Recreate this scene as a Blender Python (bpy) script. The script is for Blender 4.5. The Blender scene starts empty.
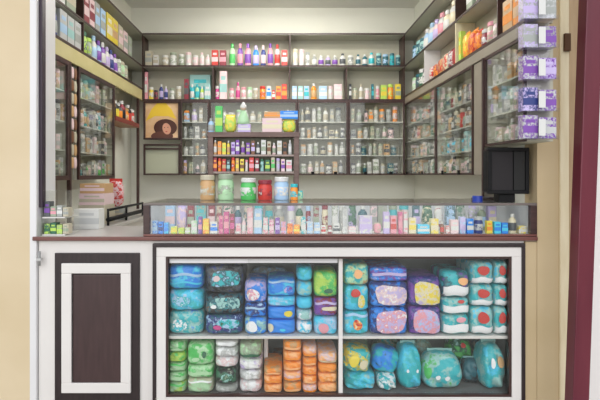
import bpy, bmesh, math, random
from mathutils import Vector, Matrix
C = bpy.context.scene.collection
PI = math.pi
F, D, VX, VY, H = 520.0, 2.54, 282.0, 175.0, 1.30
def sc(Y): return F/(D+Y)
def gx(px, Y): return (px-VX)/sc(Y)
def gz(py, Y): return H-(py-VY)/sc(Y)

# ------------------------------------------------------------------ materials
PAL = {'white':(.72,.72,.70),'bright white':(.90,.90,.93),'cream':(.78,.70,.50),'grey':(.38,.40,.38),'dark grey':(.10,.11,.12),'black':(.02,.02,.025),
 'red':(.62,.05,.04),'dark red':(.28,.03,.05),'pink':(.80,.35,.42),'magenta':(.62,.08,.28),'orange':(.95,.33,.05),
 'pale orange':(.98,.52,.24),'yellow':(.85,.68,.08),'lime':(.48,.70,.12),'green':(.10,.56,.14),'pale green':(.48,.74,.46),
 'dark green':(.04,.16,.09),'teal':(.04,.50,.56),'dark teal':(.03,.14,.18),'pale teal':(.35,.62,.60),'cyan':(.08,.62,.88),
 'blue':(.03,.27,.85),'pale blue':(.42,.62,.85),'navy':(.03,.05,.22),'purple':(.22,.08,.42),'lilac':(.58,.48,.78),
 'brown':(.22,.10,.05),'tan':(.62,.38,.18),'silver':(.55,.56,.56),'pale pink':(.82,.62,.64),'sage':(.34,.40,.30),'beige':(.55,.50,.38)}
_m = {}
def mat(name, col, rough=.5, metal=0.0, spec=.5, emit=0):
    if name in _m: return _m[name]
    m = bpy.data.materials.new(name); m.use_nodes = True
    b = m.node_tree.nodes['Principled BSDF']
    b.inputs['Base Color'].default_value = (*col,1); b.inputs['Roughness'].default_value = rough
    b.inputs['Metallic'].default_value = metal; b.inputs['Specular IOR Level'].default_value = spec
    if emit:
        b.inputs['Emission Color'].default_value = (*col,1); b.inputs['Emission Strength'].default_value = emit
    _m[name] = m; return m
def pm(c, rough=.38): return mat('pack_'+c.replace(' ','_'), PAL[c], rough)
def noisy(name, c1, c2, scale=3, rough=.6, detail=4, bump=0.0, stretch=(1,1,1)):
    if name in _m: return _m[name]
    m = bpy.data.materials.new(name); m.use_nodes = True; nt = m.node_tree; N = nt.nodes; L = nt.links
    b = N['Principled BSDF']; b.inputs['Roughness'].default_value = rough
    tc = N.new('ShaderNodeTexCoord'); mp = N.new('ShaderNodeMapping'); mp.inputs['Scale'].default_value = stretch
    no = N.new('ShaderNodeTexNoise'); no.inputs['Scale'].default_value = scale; no.inputs['Detail'].default_value = detail
    cr = N.new('ShaderNodeValToRGB'); cr.color_ramp.elements[0].position = .3; cr.color_ramp.elements[1].position = .7
    cr.color_ramp.elements[0].color = (*c1,1); cr.color_ramp.elements[1].color = (*c2,1)
    L.new(tc.outputs['Object'], mp.inputs[0]); L.new(mp.outputs[0], no.inputs['Vector']); L.new(no.outputs['Fac'], cr.inputs[0]); L.new(cr.outputs[0], b.inputs['Base Color'])
    if bump:
        bp = N.new('ShaderNodeBump'); bp.inputs['Strength'].default_value = bump; bp.inputs['Distance'].default_value = .01
        L.new(no.outputs['Fac'], bp.inputs['Height']); L.new(bp.outputs[0], b.inputs['Normal'])
    _m[name] = m; return m
def pr(c1, c2, c3=None, scale=28):
    """printed plastic film: irregular patches of two or three inks, different on every pack"""
    name = 'print_%s_%s_%s_%d' % (c1, c2, c3, scale)
    if name in _m: return _m[name]
    c3 = c3 or c1
    m = bpy.data.materials.new(name); m.use_nodes = True; nt = m.node_tree; N = nt.nodes; L = nt.links
    b = N['Principled BSDF']; b.inputs['Roughness'].default_value = .28
    tc = N.new('ShaderNodeTexCoord'); oi = N.new('ShaderNodeObjectInfo'); ml = N.new('ShaderNodeMath'); ml.operation = 'MULTIPLY'; ml.inputs[1].default_value = 40
    no = N.new('ShaderNodeTexNoise'); no.noise_dimensions = '4D'; no.inputs['Scale'].default_value = scale; no.inputs['Detail'].default_value = 4; no.inputs['Roughness'].default_value = .62
    cr = N.new('ShaderNodeValToRGB'); e = cr.color_ramp.elements
    e[0].position = 0; e[0].color = (*PAL[c1],1); e[1].position = .46; e[1].color = (*PAL[c1],1)
    a = e.new(.52); a.color = (*PAL[c2],1); a = e.new(.57); a.color = (*PAL[c2],1); a = e.new(.62); a.color = (*PAL[c3],1)
    L.new(tc.outputs['Object'], no.inputs['Vector']); L.new(oi.outputs['Random'], ml.inputs[0]); L.new(ml.outputs[0], no.inputs['W'])
    L.new(no.outputs['Fac'], cr.inputs[0]); L.new(cr.outputs[0], b.inputs['Base Color'])
    n2 = N.new('ShaderNodeTexNoise'); n2.inputs['Scale'].default_value = 34; n2.inputs['Detail'].default_value = 2; n2.inputs['Distortion'].default_value = 1.2
    bp = N.new('ShaderNodeBump'); bp.inputs['Strength'].default_value = .8; bp.inputs['Distance'].default_value = .006
    L.new(tc.outputs['Object'], n2.inputs['Vector']); L.new(n2.outputs['Fac'], bp.inputs['Height']); L.new(bp.outputs[0], b.inputs['Normal'])
    _m[name] = m; return m
def glassmat(name, tint=(.98,.985,.975), refl=1.0):
    if name in _m: return _m[name]
    m = bpy.data.materials.new(name); m.use_nodes = True; nt = m.node_tree; N = nt.nodes; L = nt.links
    N.remove(N['Principled BSDF']); out = N['Material Output']
    t = N.new('ShaderNodeBsdfTransparent'); t.inputs[0].default_value = (*tint,1)
    g = N.new('ShaderNodeBsdfGlossy'); g.inputs['Roughness'].default_value = .02; g.inputs[0].default_value = (refl,refl,refl,1)
    f = N.new('ShaderNodeFresnel'); gb = N.new('ShaderNodeNewGeometry'); mr = N.new('ShaderNodeMapRange'); mr.inputs['To Min'].default_value = 1.45; mr.inputs['To Max'].default_value = 1/1.45
    L.new(gb.outputs['Backfacing'], mr.inputs['Value']); L.new(mr.outputs[0], f.inputs['IOR'])
    x = N.new('ShaderNodeMixShader'); L.new(f.outputs[0], x.inputs[0]); L.new(t.outputs[0], x.inputs[1]); L.new(g.outputs[0], x.inputs[2]); L.new(x.outputs[0], out.inputs[0])
    _m[name] = m; return m
GLASS = glassmat('clear_glass'); ACRYL = glassmat('clear_acrylic', (.95,.95,.98))
WOOD = noisy('dark_maroon_laminate', (.035,.016,.014), (.065,.028,.024), 6, .35, 4, 0, (1,1,12))
WOODH = noisy('maroon_counter_edge', (.13,.045,.038), (.20,.075,.06), 6, .3, 4, 0, (1,12,12))
BLACKW = noisy('black_brown_panel', (.016,.009,.010), (.030,.017,.018), 8, .4, 4, 0, (8,8,1))
WHITEP = noisy('white_laminate', (.72,.68,.66), (.80,.77,.74), 2, .35)
INNER = noisy('cream_shelf_lining', (.50,.49,.39), (.58,.56,.45), 2, .6)
SHELFB = mat('pale_shelf_board', (.50,.50,.42), .4)
VAL = noisy('yellow_cream_valance', (.56,.50,.22), (.64,.57,.30), 5, .45)
GREYB = noisy('grey_beige_laminate', (.27,.24,.19), (.33,.29,.23), 4, .5)
WALLI = noisy('cream_inner_paint', (.52,.51,.42), (.57,.56,.47), 1.5, .8, 5, .05)
WALLU = noisy('pale_green_white_paint', (.74,.74,.66), (.79,.79,.71), 1.2, .8, 5, .05)
CEIL = noisy('ceiling_paint', (.70,.69,.66), (.76,.75,.72), 1.5, .9)
BEIGE = noisy('beige_outer_paint', (.66,.53,.34), (.74,.61,.42), 2.2, .8, 6, .08)
BEIGER = noisy('tan_outer_paint', (.52,.40,.23), (.60,.47,.29), 2.6, .8, 6, .08)
TRIMW = noisy('white_gloss_trim', (.74,.73,.74), (.80,.79,.80), 2, .4)
TRIMY = noisy('pale_yellow_trim', (.74,.62,.40), (.86,.76,.54), 7, .5, 6, 0, (4,4,.6))
MAROON = noisy('maroon_gloss_paint', (.115,.014,.028), (.165,.025,.042), 3, .3, 4, 0, (5,5,.7))
METAL = mat('brushed_metal', (.5,.5,.5), .3, 1)
BLK = mat('black_plastic', (.006,.006,.007), .6, 0, .25)
EDGEW = mat('light_metal_rail', (.70,.68,.66), .35)

# ------------------------------------------------------------------ mesh helpers
LOC = {}
def box(bm, x0, x1, y0, y1, z0, z1, mi=0):
    vs = [bm.verts.new((x, y, z)) for x in (x0,x1) for y in (y0,y1) for z in (z0,z1)]
    for q in ((0,1,3,2),(4,6,7,5),(0,4,5,1),(2,3,7,6),(0,2,6,4),(1,5,7,3)):
        f = bm.faces.new([vs[i] for i in q]); f.material_index = mi
    return vs
def BX(*bs):
    bm = bmesh.new()
    for b in bs: box(bm, *b)
    return bm
def bevel(bm, w, seg=2):
    bmesh.ops.bevel(bm, geom=list(bm.edges), offset=w, segments=seg, affect='EDGES', profile=.5, clamp_overlap=True); return bm
def lathe(prof, n=20, ax=1.0, ay=1.0):
    bm = bmesh.new(); rings = []
    for r, z in prof:
        if r < 1e-6: rings.append([bm.verts.new((0,0,z))])
        else: rings.append([bm.verts.new((ax*r*math.cos(2*PI*i/n), ay*r*math.sin(2*PI*i/n), z)) for i in range(n)])
    for a, b in zip(rings, rings[1:]):
        for i in range(n):
            j = (i+1) % n
            if len(a) == 1 and len(b) == 1: continue
            if len(a) == 1: bm.faces.new((a[0], b[i], b[j]))
            elif len(b) == 1: bm.faces.new((a[i], a[j], b[0]))
            else: bm.faces.new((a[i], a[j], b[j], b[i]))
    return bm
def tube(bm, p, q, r, n=8):
    p, q = Vector(p), Vector(q); d = (q-p); L = d.length; m = d.to_track_quat('Z','Y').to_matrix().to_4x4(); m.translation = (p+q)/2
    bmesh.ops.create_cone(bm, cap_ends=True, segments=n, radius1=r, radius2=r, depth=L, matrix=m)
def tag(o, label, cat, group=None):
    o['label'] = label; o['category'] = cat
    if group: o['group'] = group
    return o
def thing(name, label, cat, loc, group=None, rot=(0,0,0)):
    o = bpy.data.objects.new(name, None); C.objects.link(o); o.empty_display_size = .05
    o.location = loc; o.rotation_euler = rot; LOC[o.name] = Vector(loc); return tag(o, label, cat, group)
def obj(name, bm, mats, parent=None, smooth=False, world=True, loc=None, rot=None, label=None):
    """one mesh object; world=True: the shape was laid out in room coordinates"""
    if not isinstance(mats, (list,tuple)): mats = [mats]
    bmesh.ops.recalc_face_normals(bm, faces=bm.faces)
    o_base = Vector((0,0,0))
    if parent is not None and world: o_base = LOC[parent.name]
    elif parent is None and world and loc is None:
        xs = [v.co for v in bm.verts]
        o_base = Vector(((min(c.x for c in xs)+max(c.x for c in xs))/2, (min(c.y for c in xs)+max(c.y for c in xs))/2, min(c.z for c in xs)))
    if o_base.length: bmesh.ops.translate(bm, verts=bm.verts, vec=-o_base)
    me = bpy.data.meshes.new(name); bm.to_mesh(me); bm.free()
    for m in mats: me.materials.append(m)
    if smooth:
        for p in me.polygons: p.use_smooth = True
    o = bpy.data.objects.new(name, me); C.objects.link(o)
    if parent is not None:
        o.parent = parent; LOC[o.name] = o_base.copy()
    else:
        o.location = loc if loc is not None else o_base; LOC[o.name] = Vector(o.location)
    if rot: o.rotation_euler = rot
    if label: o['label'] = label
    return o
def struct(name, bm, m):
    o = obj(name, bm, m); o['kind'] = 'structure'; return o

# ------------------------------------------------------------------ geometry constants
XL, XR, YB = gx(142, 2.16), gx(405, 2.16), 2.16       # shelf faces
WL, WR, WB = XL-.155, XR+.135, YB+.20                 # walls behind them
ZT, ZM, ZLB, ZRB, ZB = 2.566, 2.276, 2.07, 2.00, 1.978
ZC = 2.875
CT, CB = 1.163, 1.0                                   # top of the glass case, top of the low counter
CXL, CXM, CXR = gx(33,0), gx(146,0), gx(537,0)

# ------------------------------------------------------------------ setting
struct('floor', BX((-4.5,4.5,-6,WB+.1,-.1,0)), noisy('grey_floor_tiles', (.30,.28,.25), (.38,.36,.32), 2, .5))
struct('ceiling', BX((WL-.1,WR+.15,.13,WB+.1,ZC,ZC+.1)), CEIL)
struct('wall_back', BX((WL-.1,WR+.1,WB,WB+.1,0,ZC)), WALLU)
struct('wall_left', BX((WL-.1,WL,.13,WB,0,ZC)), WALLU)
struct('wall_right', BX((WR,WR+.1,.13,WB,0,ZC)), WALLU)
EL = gx(37,0)
struct('wall_front_left', BX((-3.6,gx(30,0),0,.13,0,3.1)), BEIGE)
struct('trim_1', bevel(BX((gx(30,0),EL,-.006,.13,0,3.1)), .004), TRIMW)
struct('wall_front_right', BX((CXR+.001,gx(559,0),0,.13,0,3.1)), BEIGER)
struct('trim_2', bevel(BX((gx(559,0),gx(568,0),-.012,.13,0,3.1)), .004), TRIMY)
struct('trim_4', bevel(BX((gx(568.05,0),gx(583,0),-.004,.13,0,3.1)), .004), noisy('brown_stained_trim',(.40,.26,.14),(.55,.40,.24),5,.6,5,0,(4,4,.6)))
struct('wall_outer_right', BX((gx(583.05,0),3.6,.0,.13,0,3.1)), noisy('white_outer_paint', (.78,.74,.72), (.84,.80,.78), 1.5, .8))
struct('wall_lintel', BX((EL,CXR+.001,.0,.13,2.9,3.1)), BEIGE)
o = obj('shutter_guide', bevel(BX((gx(37.4,.02),gx(42.3,.02),.02,.06,CB+.14,2.9)), .003), mat('dark_violet_steel', (.035,.02,.035), .4))
tag(o, 'dark narrow steel shutter guide standing beside the left shelves', 'shutter guide')
o = obj('side_panel_post', bevel(BX((EL+.002,XL+.005,.08,.13,0,2.9),(gx(42.3,.08),XL+.012,.13,.233,CB,2.6)), .003), TRIMW)
tag(o, 'white upright post between dark shutter guide and left glass cabinet', 'post')
# maroon door frame post, slightly out of plumb
def leaning(px0t, px1t, px0b, px1b, Y, dy):
    bm = bmesh.new(); zt, zb = 2.9, 0.0; s = sc(Y)
    def xat(pt, pb, z):
        py = VY-(z-H)*s; return gx(pt+(pb-pt)*py/400.0, Y)
    v = []
    for z in (zb, zt):
        a, b = xat(px0t,px0b,z), xat(px1t,px1b,z)
        v.append([bm.verts.new(p) for p in ((a,Y,z),(b,Y,z),(b,Y+dy,z),(a,Y+dy,z))])
    bm.faces.new(v[0]); bm.faces.new(v[1])
    for i in range(4): bm.faces.new((v[0][i], v[0][(i+1)%4], v[1][(i+1)%4], v[1][i]))
    return bm
t = thing('door_frame_post', 'maroon painted door frame post leaning at the right edge', 'door frame', (1.3,-.22,0))
obj('post', bevel(leaning(587,604,573,589.5,-.24,.07), .004), MAROON, t)
obj('stop_bead', bevel(leaning(585.5,588.5,571.5,574.5,-.225,.035), .002), mat('dark_maroon', (.06,.010,.02), .4), t)
bm = bmesh.new()
for z in (2.42, 1.55, .6): box(bm, 1.275, 1.30, -.20, -.192, z, z+.09)
t2 = obj('hinge', bevel(BX((gx(564,-.02), gx(570,-.02), -.030, -.0125, 1.90, 1.985)), .002), mat('rusty_iron', (.12,.06,.03), .7, .5))
tag(t2, 'small rusty hinge on the pale yellow trim near the top', 'hinge')
bm.free()

# ------------------------------------------------------------------ low counter with panelled front
struct('wall_pier_right', BX((gx(525.6,0),CXR,.003,.13,0,.974)), BEIGER)
t = thing('shop_counter', 'long white shop counter with maroon edge and black framed panel', 'counter', ((CXL+CXR)/2,.25,0))
cabL, cabR = gx(153,0), gx(524.5,0); cz1, cz0 = gz(243.5,0), gz(412,0)
# carcass with an opening for the display cabinet
obj('body', BX((EL+.003,cabL-.002,.012,.5,0,.975),(cabR+.002,CXR-.002,.14,.5,0,.975),(cabL-.002,cabR+.002,.012,.5,0,cz0-.002),(cabL-.002,cabR+.002,.478,.5,cz0-.002,.975),(cabL-.002,cabR+.002,.012,.478,cz1+.001,.975)), WHITEP, t)
obj('worktop', bevel(BX((EL+.003,CXR-.002,.0,.52,.976,CB)), .003), noisy('grey_worktop', (.44,.41,.39), (.52,.49,.47), 4, .3), t)
obj('front_edge', bevel(BX((CXL+.002,CXR-.001,-.014,-.001,gz(240.5,0),CB)), .004), WOODH, t)
def ring(x0,x1,z0,z1,w,y0,y1): return BX((x0,x1,y0,y1,z1-w,z1),(x0,x1,y0,y1,z0,z0+w),(x0,x0+w,y0,y1,z0+w,z1-w),(x1-w,x1,y0,y1,z0+w,z1-w))
Y=-.0
def gxx(*p): return [gx(a,0) for a in p]
x0,x1 = gxx(54.5,139.5); z1,z0 = gz(253,0), gz(404,0)
pnl = obj('panel_board', bevel(BX((x0,x1,.0,.011,z0,z1)), .003), BLACKW, t, label='black panel board set into the white counter front')
x0,x1 = gxx(62.5,131.5); z1,z0 = gz(263,0), gz(392,0)
mo = ring(x0,x1,z0,z1,gx(10,0)-gx(0,0),-.016,-.0005)
obj('panel_moulding', bevel(mo,.003), WHITEP, t, label='white rectangular moulding on the black panel')
x0,x1 = gxx(73.5,121.5); z1,z0 = gz(274,0), gz(382,0)
obj('raised_panel', bevel(BX((x0,x1,-.010,-.0005,z0,z1)), .005), noisy('dark_brown_raised_panel', (.045,.022,.022), (.06,.03,.03), 8, .4, 4, 0, (8,8,1)), t)
t = thing('conduit', 'short grey cable conduit on the white pillar under the counter', 'pipe', (gx(41,0),-.02,.84))
bm = bmesh.new(); tube(bm, (gx(41,0),-.018,.93), (gx(41,0),-.018,.86), .007); obj('pipe', bm, mat('grey_pvc',(.3,.3,.3),.5), t, True)
obj('clip', BX((gx(41,0)-.011,gx(41,0)+.011,-.026,-.007,.885,.897)), METAL, t)

# ------------------------------------------------------------------ lower display cabinet
t = thing('display_cabinet', 'wide glass fronted cabinet of wrapped packs under the counter', 'display cabinet', ((cabL+cabR)/2,.2,cz0))
LB = mat('cabinet_lining', (.30,.33,.32), .5)
obj('carcass', BX((cabL,cabR,.462,.474,cz0,cz1),(cabL,cabL+.01,.02,.462,cz0,cz1),(cabR-.01,cabR,.02,.462,cz0,cz1),(cabL+.01,cabR-.01,.02,.462,cz0,cz0+.01),(cabL+.01,cabR-.01,.02,.462,cz1-.01,cz1)), LB, t)
w1 = 3.5/sc(0)
obj('outer_frame', bevel(ring(cabL,cabR,cz0,cz1,w1,-.012,.02),.002), BLACKW, t)
a0,a1,b0,b1 = cabL+w1, cabR-w1, cz0+w1, cz1-w1
w2 = 9.5/sc(0)
obj('inner_frame', bevel(ring(a0,a1,b0,b1,w2,-.006,.02),.002), WHITEP, t)
g0,g1,h0,h1 = a0+w2, a1-w2, gz(397,0), b1-w2
obj('bottom_rail', bevel(BX((g0,g1,-.006,.02,b0+w2,h0)), .002), WHITEP, t)
obj('inner_bead', ring(g0,g1,h0,h1,.011,.0,.02), WOOD, t)
shz = gz(336.5,.03)
xmid = gx(340.5,.03)
obj('shelf', bevel(BX((cabL+.012,cabR-.012,.035,.46,shz-.014,shz)), .002), WHITEP, t)
obj('divider', bevel(BX((xmid-.010,xmid+.010,.021,.045,h0,h1)), .002), WHITEP, t)
# sliding glass doors: two on the left half with a header rail, one big one on the right half
for i,(xa,xb,yy) in enumerate(((g0+.011,gx(249,.02),.022),(gx(247,.02),xmid-.011,.029),(xmid+.011,g1-.011,.022))):
    d = obj('glass_door', BX((xa,xb,yy,yy+.004,h0+.011,h1-.011)), GLASS, t)
    if i<2: obj('header_rail', bevel(BX((xa+.002,xb-.004,yy-.006,yy-.001,gz(263,.02),h1-.011)),.001), TRIMW, d)
FLz = cz0+.0105                                     # cabinet floor
FLz2 = gz(393.5,.05)
obj('plinth_board', BX((cabL+.012,cabR-.012,.035,.46,FLz,FLz2)), mat('grey_board',(.2,.2,.2),.5), t)

# ------------------------------------------------------------------ countertop glass case
t = thing('counter_glass_case', 'long low glass display case in maroon frame on the counter', 'display case', ((CXM+CXR)/2,.25,CB))
e = 6.5/sc(0)
cx0, cx1 = CXM-.012, CXR-.003
obj('bottom_rail', bevel(BX((cx0,cx1,-.010,.006,CB+.0015,CB+.012)),.002), WOODH, t)
obj('top_rail', bevel(BX((cx0,cx1,-.008,.012,CT-.012,CT)),.002), mat('grey_brown_edge',(.16,.13,.12),.3), t)
obj('back_rail', bevel(BX((cx0,cx1,.488,.5,CT-.012,CT)),.002), mat('grey_brown_edge',(.16,.13,.12),.3), t)
for x in (cx0, cx1-e): obj('end_post', bevel(BX((x,x+e,-.008,.02,CB+.0125,CT-.0125)),.002), WOOD, t)
for x in (cx0, cx1-.012): obj('end_panel', BX((x,x+.012,.021,.487,CB+.001,CT-.0125)), mat('mirror_backing',(.60,.62,.66),.35), t)
obj('base_board', BX((cx0+.013,cx1-.013,.0065,.48,CB+.001,CB+.009)), mat('white_base_board',(.7,.7,.68),.4), t)
obj('back_panel', BX((cx0+.013,cx1-.013,.48,.487,CB+.001,CT-.0125)), mat('mirror_backing',(.60,.62,.66),.35), t)
obj('front_glass', BX((cx0+e,cx1-e,.0,.004,CB+.0125,CT-.0125)), GLASS, t)
obj('glass_top', BX((cx0+.001,cx1-.001,.013,.487,CT-.006,CT)), GLASS, t)
CTZ = CT+.0006

# ------------------------------------------------------------------ shelving round the room
def shelf_unit(name, label, axis, face, back, a0, a1, zs, dividers, band=None, bandmat=None, ends=(True,True), th=.016):
    """open shelving. axis 'x': runs along the back wall; 'y': along a side wall. zs = board undersides (bottom..top)"""
    mx = (a0+a1)/2
    lo, hi = min(face,back), max(face,back); sgn = 1 if back > face else -1
    def B(p0,p1,q0,q1,z0,z1):
        q0, q1 = min(q0,q1), max(q0,q1)
        return (p0,p1,q0,q1,z0,z1) if axis=='x' else (q0,q1,p0,p1,z0,z1)
    loc = (mx,(face+back)/2,zs[0]) if axis=='x' else ((face+back)/2,mx,zs[0])
    t = thing(name, label, 'shelf', loc)
    zlo = band if band else zs[0]
    obj('back_panel', BX(B(a0,a1,back-.006*sgn,back-.001*sgn,zs[0],zs[-1]+th)), INNER, t)
    for z in zs:
        s = obj('shelf_board', BX(B(a0+.001,a1-.001,face+.004*sgn,back-.007*sgn,z,z+th)), SHELFB, t)
        obj('edge_strip', BX(B(a0,a1,face-.001*sgn,face+.0035*sgn,(z-.001 if z<2.2 else z+.003),z+th+.0005)), WOOD, s)
    for i,(z0,z1) in enumerate(zip(zs,zs[1:])):
        ds = dividers[i]
        for a, m in ds: obj('divider', BX(B(a-.005,a+.005,face+.002*sgn,back-.008*sgn,z0+th+.001,z1-.001)), m, t)
    if band: obj('valance', bevel(BX(B(a0,a1,face,face+.02*sgn,band,zs[0]-.0015)),.001), bandmat, t)
    return t
TH=.016
shelf_unit('open_shelf_unit', 'open two row shelf with yellow valance along the left wall', 'y', XL, WL, .238, WB-.002, [ZLB,ZM,ZT], [[(.246,WOOD),(.785,WOOD),],[(.246,WOOD),(.785,WOOD)]], band=ZB, bandmat=VAL)
shelf_unit('open_shelf_unit', 'open two row shelf of packs high on the right wall', 'y', XR, WR, -.15, WB-.002, [ZRB,ZM,ZT], [[(-.141,WOOD),(.15,WOOD),(.80,TRIMY),(1.53,TRIMW),],[(-.141,WOOD),(.80,WOOD)]], band=1.945, bandmat=GREYB)
bd = lambda p: gx(p,YB)
shelf_unit('open_shelf_unit', 'open two row shelf of products across the back wall', 'x', YB, WB, XL+.003, XR-.003, [ZB-.008,ZM,ZT], [[(bd(142)+.005,WOOD),(bd(213),WOOD),(bd(289.5),WOOD),(bd(346.5),WOOD),(bd(405)-.006,WOOD)],[(bd(142)+.005,WOOD),(bd(290),WOOD),(bd(405)-.006,WOOD)]])

def glass_cabinet(label, axis, face, back, a0, a1, z0, z1, shelves, split=None, locks=True, group=None, sill=True, name='glass_cabinet', w=.014):
    sgn = 1 if back > face else -1; mx=(a0+a1)/2
    def B(p0,p1,q0,q1,zz0,zz1):
        q0, q1 = min(q0,q1), max(q0,q1)
        return (p0,p1,q0,q1,zz0,zz1) if axis=='x' else (q0,q1,p0,p1,zz0,zz1)
    loc = (mx,(face+back)/2,z0) if axis=='x' else ((face+back)/2,mx,z0)
    t = thing(name, label, 'cabinet', loc, group)
    f2 = face+.014*sgn; b2 = back-.001*sgn
    obj('carcass', BX(B(a0,a1,b2-.006*sgn,b2,z0,z1),B(a0,a0+.008,f2,b2-.006*sgn,z0,z1),B(a1-.008,a1,f2,b2-.006*sgn,z0,z1),B(a0+.008,a1-.008,f2,b2-.006*sgn,z0,z0+.008),B(a0+.008,a1-.008,f2,b2-.006*sgn,z1-.008,z1)), INNER, t)
    bm = BX(B(a0,a1,face,f2,z1-w,z1),B(a0,a1,face,f2,z0,z0+w),B(a0,a0+w,face,f2,z0+w,z1-w),B(a1-w,a1,face,f2,z0+w,z1-w))
    fr = obj('door_frame', bm, WOOD, t)
    obj('glass', BX(B(a0+w,a1-w,face+.005*sgn,face+.008*sgn,z0+w,z1-w)), GLASS, fr)
    for z in shelves: obj('glass_shelf', BX(B(a0+.009,a1-.009,face+.022*sgn,b2-.007*sgn,z-.008,z)), mat('frosted_shelf',(.62,.64,.58),.2), t)
    if locks:
        for q in (.3,.75):
            a = a0+(a1-a0)*q; obj('lock', BX(B(a-.014,a+.014,face-.008*sgn,face-.0005*sgn,z0+.004,z0+.03)), BLK, fr)
    return t
CZ0, CZ1 = gz(175,YB), ZB-.010
BS = [gz(y,YB) for y in (121.5,138,155)]
# back wall cabinets
glass_cabinet('narrow glass cabinet right of the portrait picture', 'x', YB, WB, bd(180.5), bd(209), CZ0, CZ1, BS, locks=False)
glass_cabinet('back wall glass cabinet hidden behind the wooden rack', 'x', YB, WB, bd(209.5), bd(297), CZ0, CZ1, BS)
glass_cabinet('glass cabinet on back wall, just right of the wooden rack', 'x', YB, WB, bd(297.5), bd(348), CZ0, CZ1, BS)
glass_cabinet('rightmost glass cabinet on the back wall', 'x', YB, WB, bd(348.5), XR-.002, CZ0, CZ1, BS)
RS = [1.75,1.60,1.45]
glass_cabinet('right wall glass cabinet nearest the back corner', 'y', XR, WR, 1.24, WB-.003, CZ0, 1.943, RS)
glass_cabinet('tall middle glass cabinet on the right wall', 'y', XR, WR, .50, 1.238, CZ0, 1.943, RS)
glass_cabinet('front glass cabinet on right wall above the black monitor', 'y', XR, WR, -.15, .325, 1.455, 1.943, [1.78,1.62], locks=False)
o = obj('wall_post', bevel(BX((XR+.002,WR-.001,.33,.345,CTZ,1.943),(XR+.008,WR-.001,.346,.496,1.30,1.943)),.002), [GREYB]); tag(o,'grey beige upright board between right wall cabinets','post')
o = obj('wall_post', bevel(BX((XR-.010,XR+.001,.318,.334,CTZ,1.943)),.002), WOOD); tag(o,'thin dark upright beside the black monitor','post')
# left wall cabinets
LS = [1.80,1.62,1.45]
glass_cabinet('left wall glass cabinet nearest the shop front', 'y', XL, WL, .24, .56, 1.27, ZB-.002, LS, locks=False, w=.027)
glass_cabinet('left wall glass cabinet behind the hanging pink sachets', 'y', XL, WL, .70, 1.40, 1.27, ZB-.002, LS, locks=False, w=.027)
o = obj('wall_post', bevel(BX((XL-.02,XL+.002,.562,.585,1.001,ZB-.002)),.002), WOOD); tag(o,'dark maroon post from counter to shelf on the left wall','post')
o = obj('wall_post', bevel(BX((XL-.02,XL+.002,2.05,2.072,1.001,ZB-.002)),.002), WOOD); tag(o,'dark maroon post in the far left corner','post')
t = thing('wall_bracket_shelf', 'small orange brown shelf of dark bottles in left corner', 'shelf', (XL-.07,1.75,1.72))
obj('board', BX((WL+.001,XL,1.405,2.048,1.715,1.735)), mat('orange_wood',(.42,.20,.08),.4), t)
obj('front_rail', BX((XL+.001,XL+.006,1.405,2.048,1.715,1.75)), mat('red_brown_edge',(.20,.03,.03),.4), t)
# left worktop running back
t = thing('base_cabinet', 'white base cabinet and worktop running back along left wall', 'cabinet', (-1.2,1.3,0))
obj('carcass', BX((WL+.002,-1.02,.53,WB-.003,0,.975)), WHITEP, t)
obj('worktop', bevel(BX((WL+.002,-1.0,.525,WB-.003,.976,CB)),.003), noisy('grey_worktop', (.44,.41,.39), (.52,.49,.47), 4, .3), t)
t = thing('guard_rail', 'low black metal rail on the left worktop beside white carton', 'rail', (-1.03,.9,CB))
bm = bmesh.new(); tube(bm,(-1.03,.54,1.092),(-1.03,1.3,1.092),.008); obj('top_rail', bm, BLK, t, True)
bm = bmesh.new(); tube(bm,(-1.03,.54,1.035),(-1.03,1.3,1.035),.014); obj('lower_rail', bm, BLK, t, True)
for y in (.54,.9,1.3):
    bm = bmesh.new(); tube(bm,(-1.03,y,CB+.0005),(-1.03,y,1.10),.007); obj('upright', bm, BLK, t, True)

# portrait picture and the frame below it
t = thing('wall_picture', 'framed picture of a dark haired woman under yellow light', 'picture', (bd(161),YB+.08,gz(139,YB)))
x0,x1,z0,z1 = bd(142)+.012, bd(180)-.002, gz(139.5,YB), CZ1
obj('frame', bevel(ring(x0,x1,z0,z1,.016,YB,YB+.03),.002), WOOD, t)
pb = obj('picture_print', BX((x0+.014,x1-.014,YB+.018,YB+.022,z0+.014,z1-.014)), noisy('peach_print', (.72,.42,.22), (.85,.62,.38), 9, .3), t)
def disc(cx,cz,rx,rz,y,th=.001,n=28,ang=0,cut=None):
    bm = bmesh.new(); vs=[]
    for i in range(n):
        a=2*PI*i/n; x=rx*math.cos(a); z=rz*math.sin(a); z=max(z,cut) if cut is not None else z
        vs.append((cx+x*math.cos(ang)-z*math.sin(ang), cz+x*math.sin(ang)+z*math.cos(ang)))
    f=[bm.verts.new((x,y,z)) for x,z in vs]; b=[bm.verts.new((x,y+th,z)) for x,z in vs]
    bm.faces.new(f); bm.faces.new(b)
    for i in range(n): bm.faces.new((f[i],f[(i+1)%n],b[(i+1)%n],b[i]))
    return bm
bm = bmesh.new(); xc=bd(160)
tri=[(xc-.135,gz(121,YB)),(xc-.08,gz(109,YB)),(xc-.03,z1-.016),(xc+.05,z1-.016),(xc+.10,gz(109,YB)),(xc+.145,gz(119,YB)),(xc+.07,gz(116,YB)),(xc-.05,gz(116,YB))]
f=[bm.verts.new((x,YB+.0165,z)) for x,z in tri]; b=[bm.verts.new((x,YB+.0175,z)) for x,z in tri]; bm.faces.new(f); bm.faces.new(b)
for i in range(len(tri)): bm.faces.new((f[i],f[(i+1)%len(tri)],b[(i+1)%len(tri)],b[i]))
obj('yellow_glow_print', bm, mat('ink_yellow',(.90,.62,.05),.4), pb)
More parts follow.
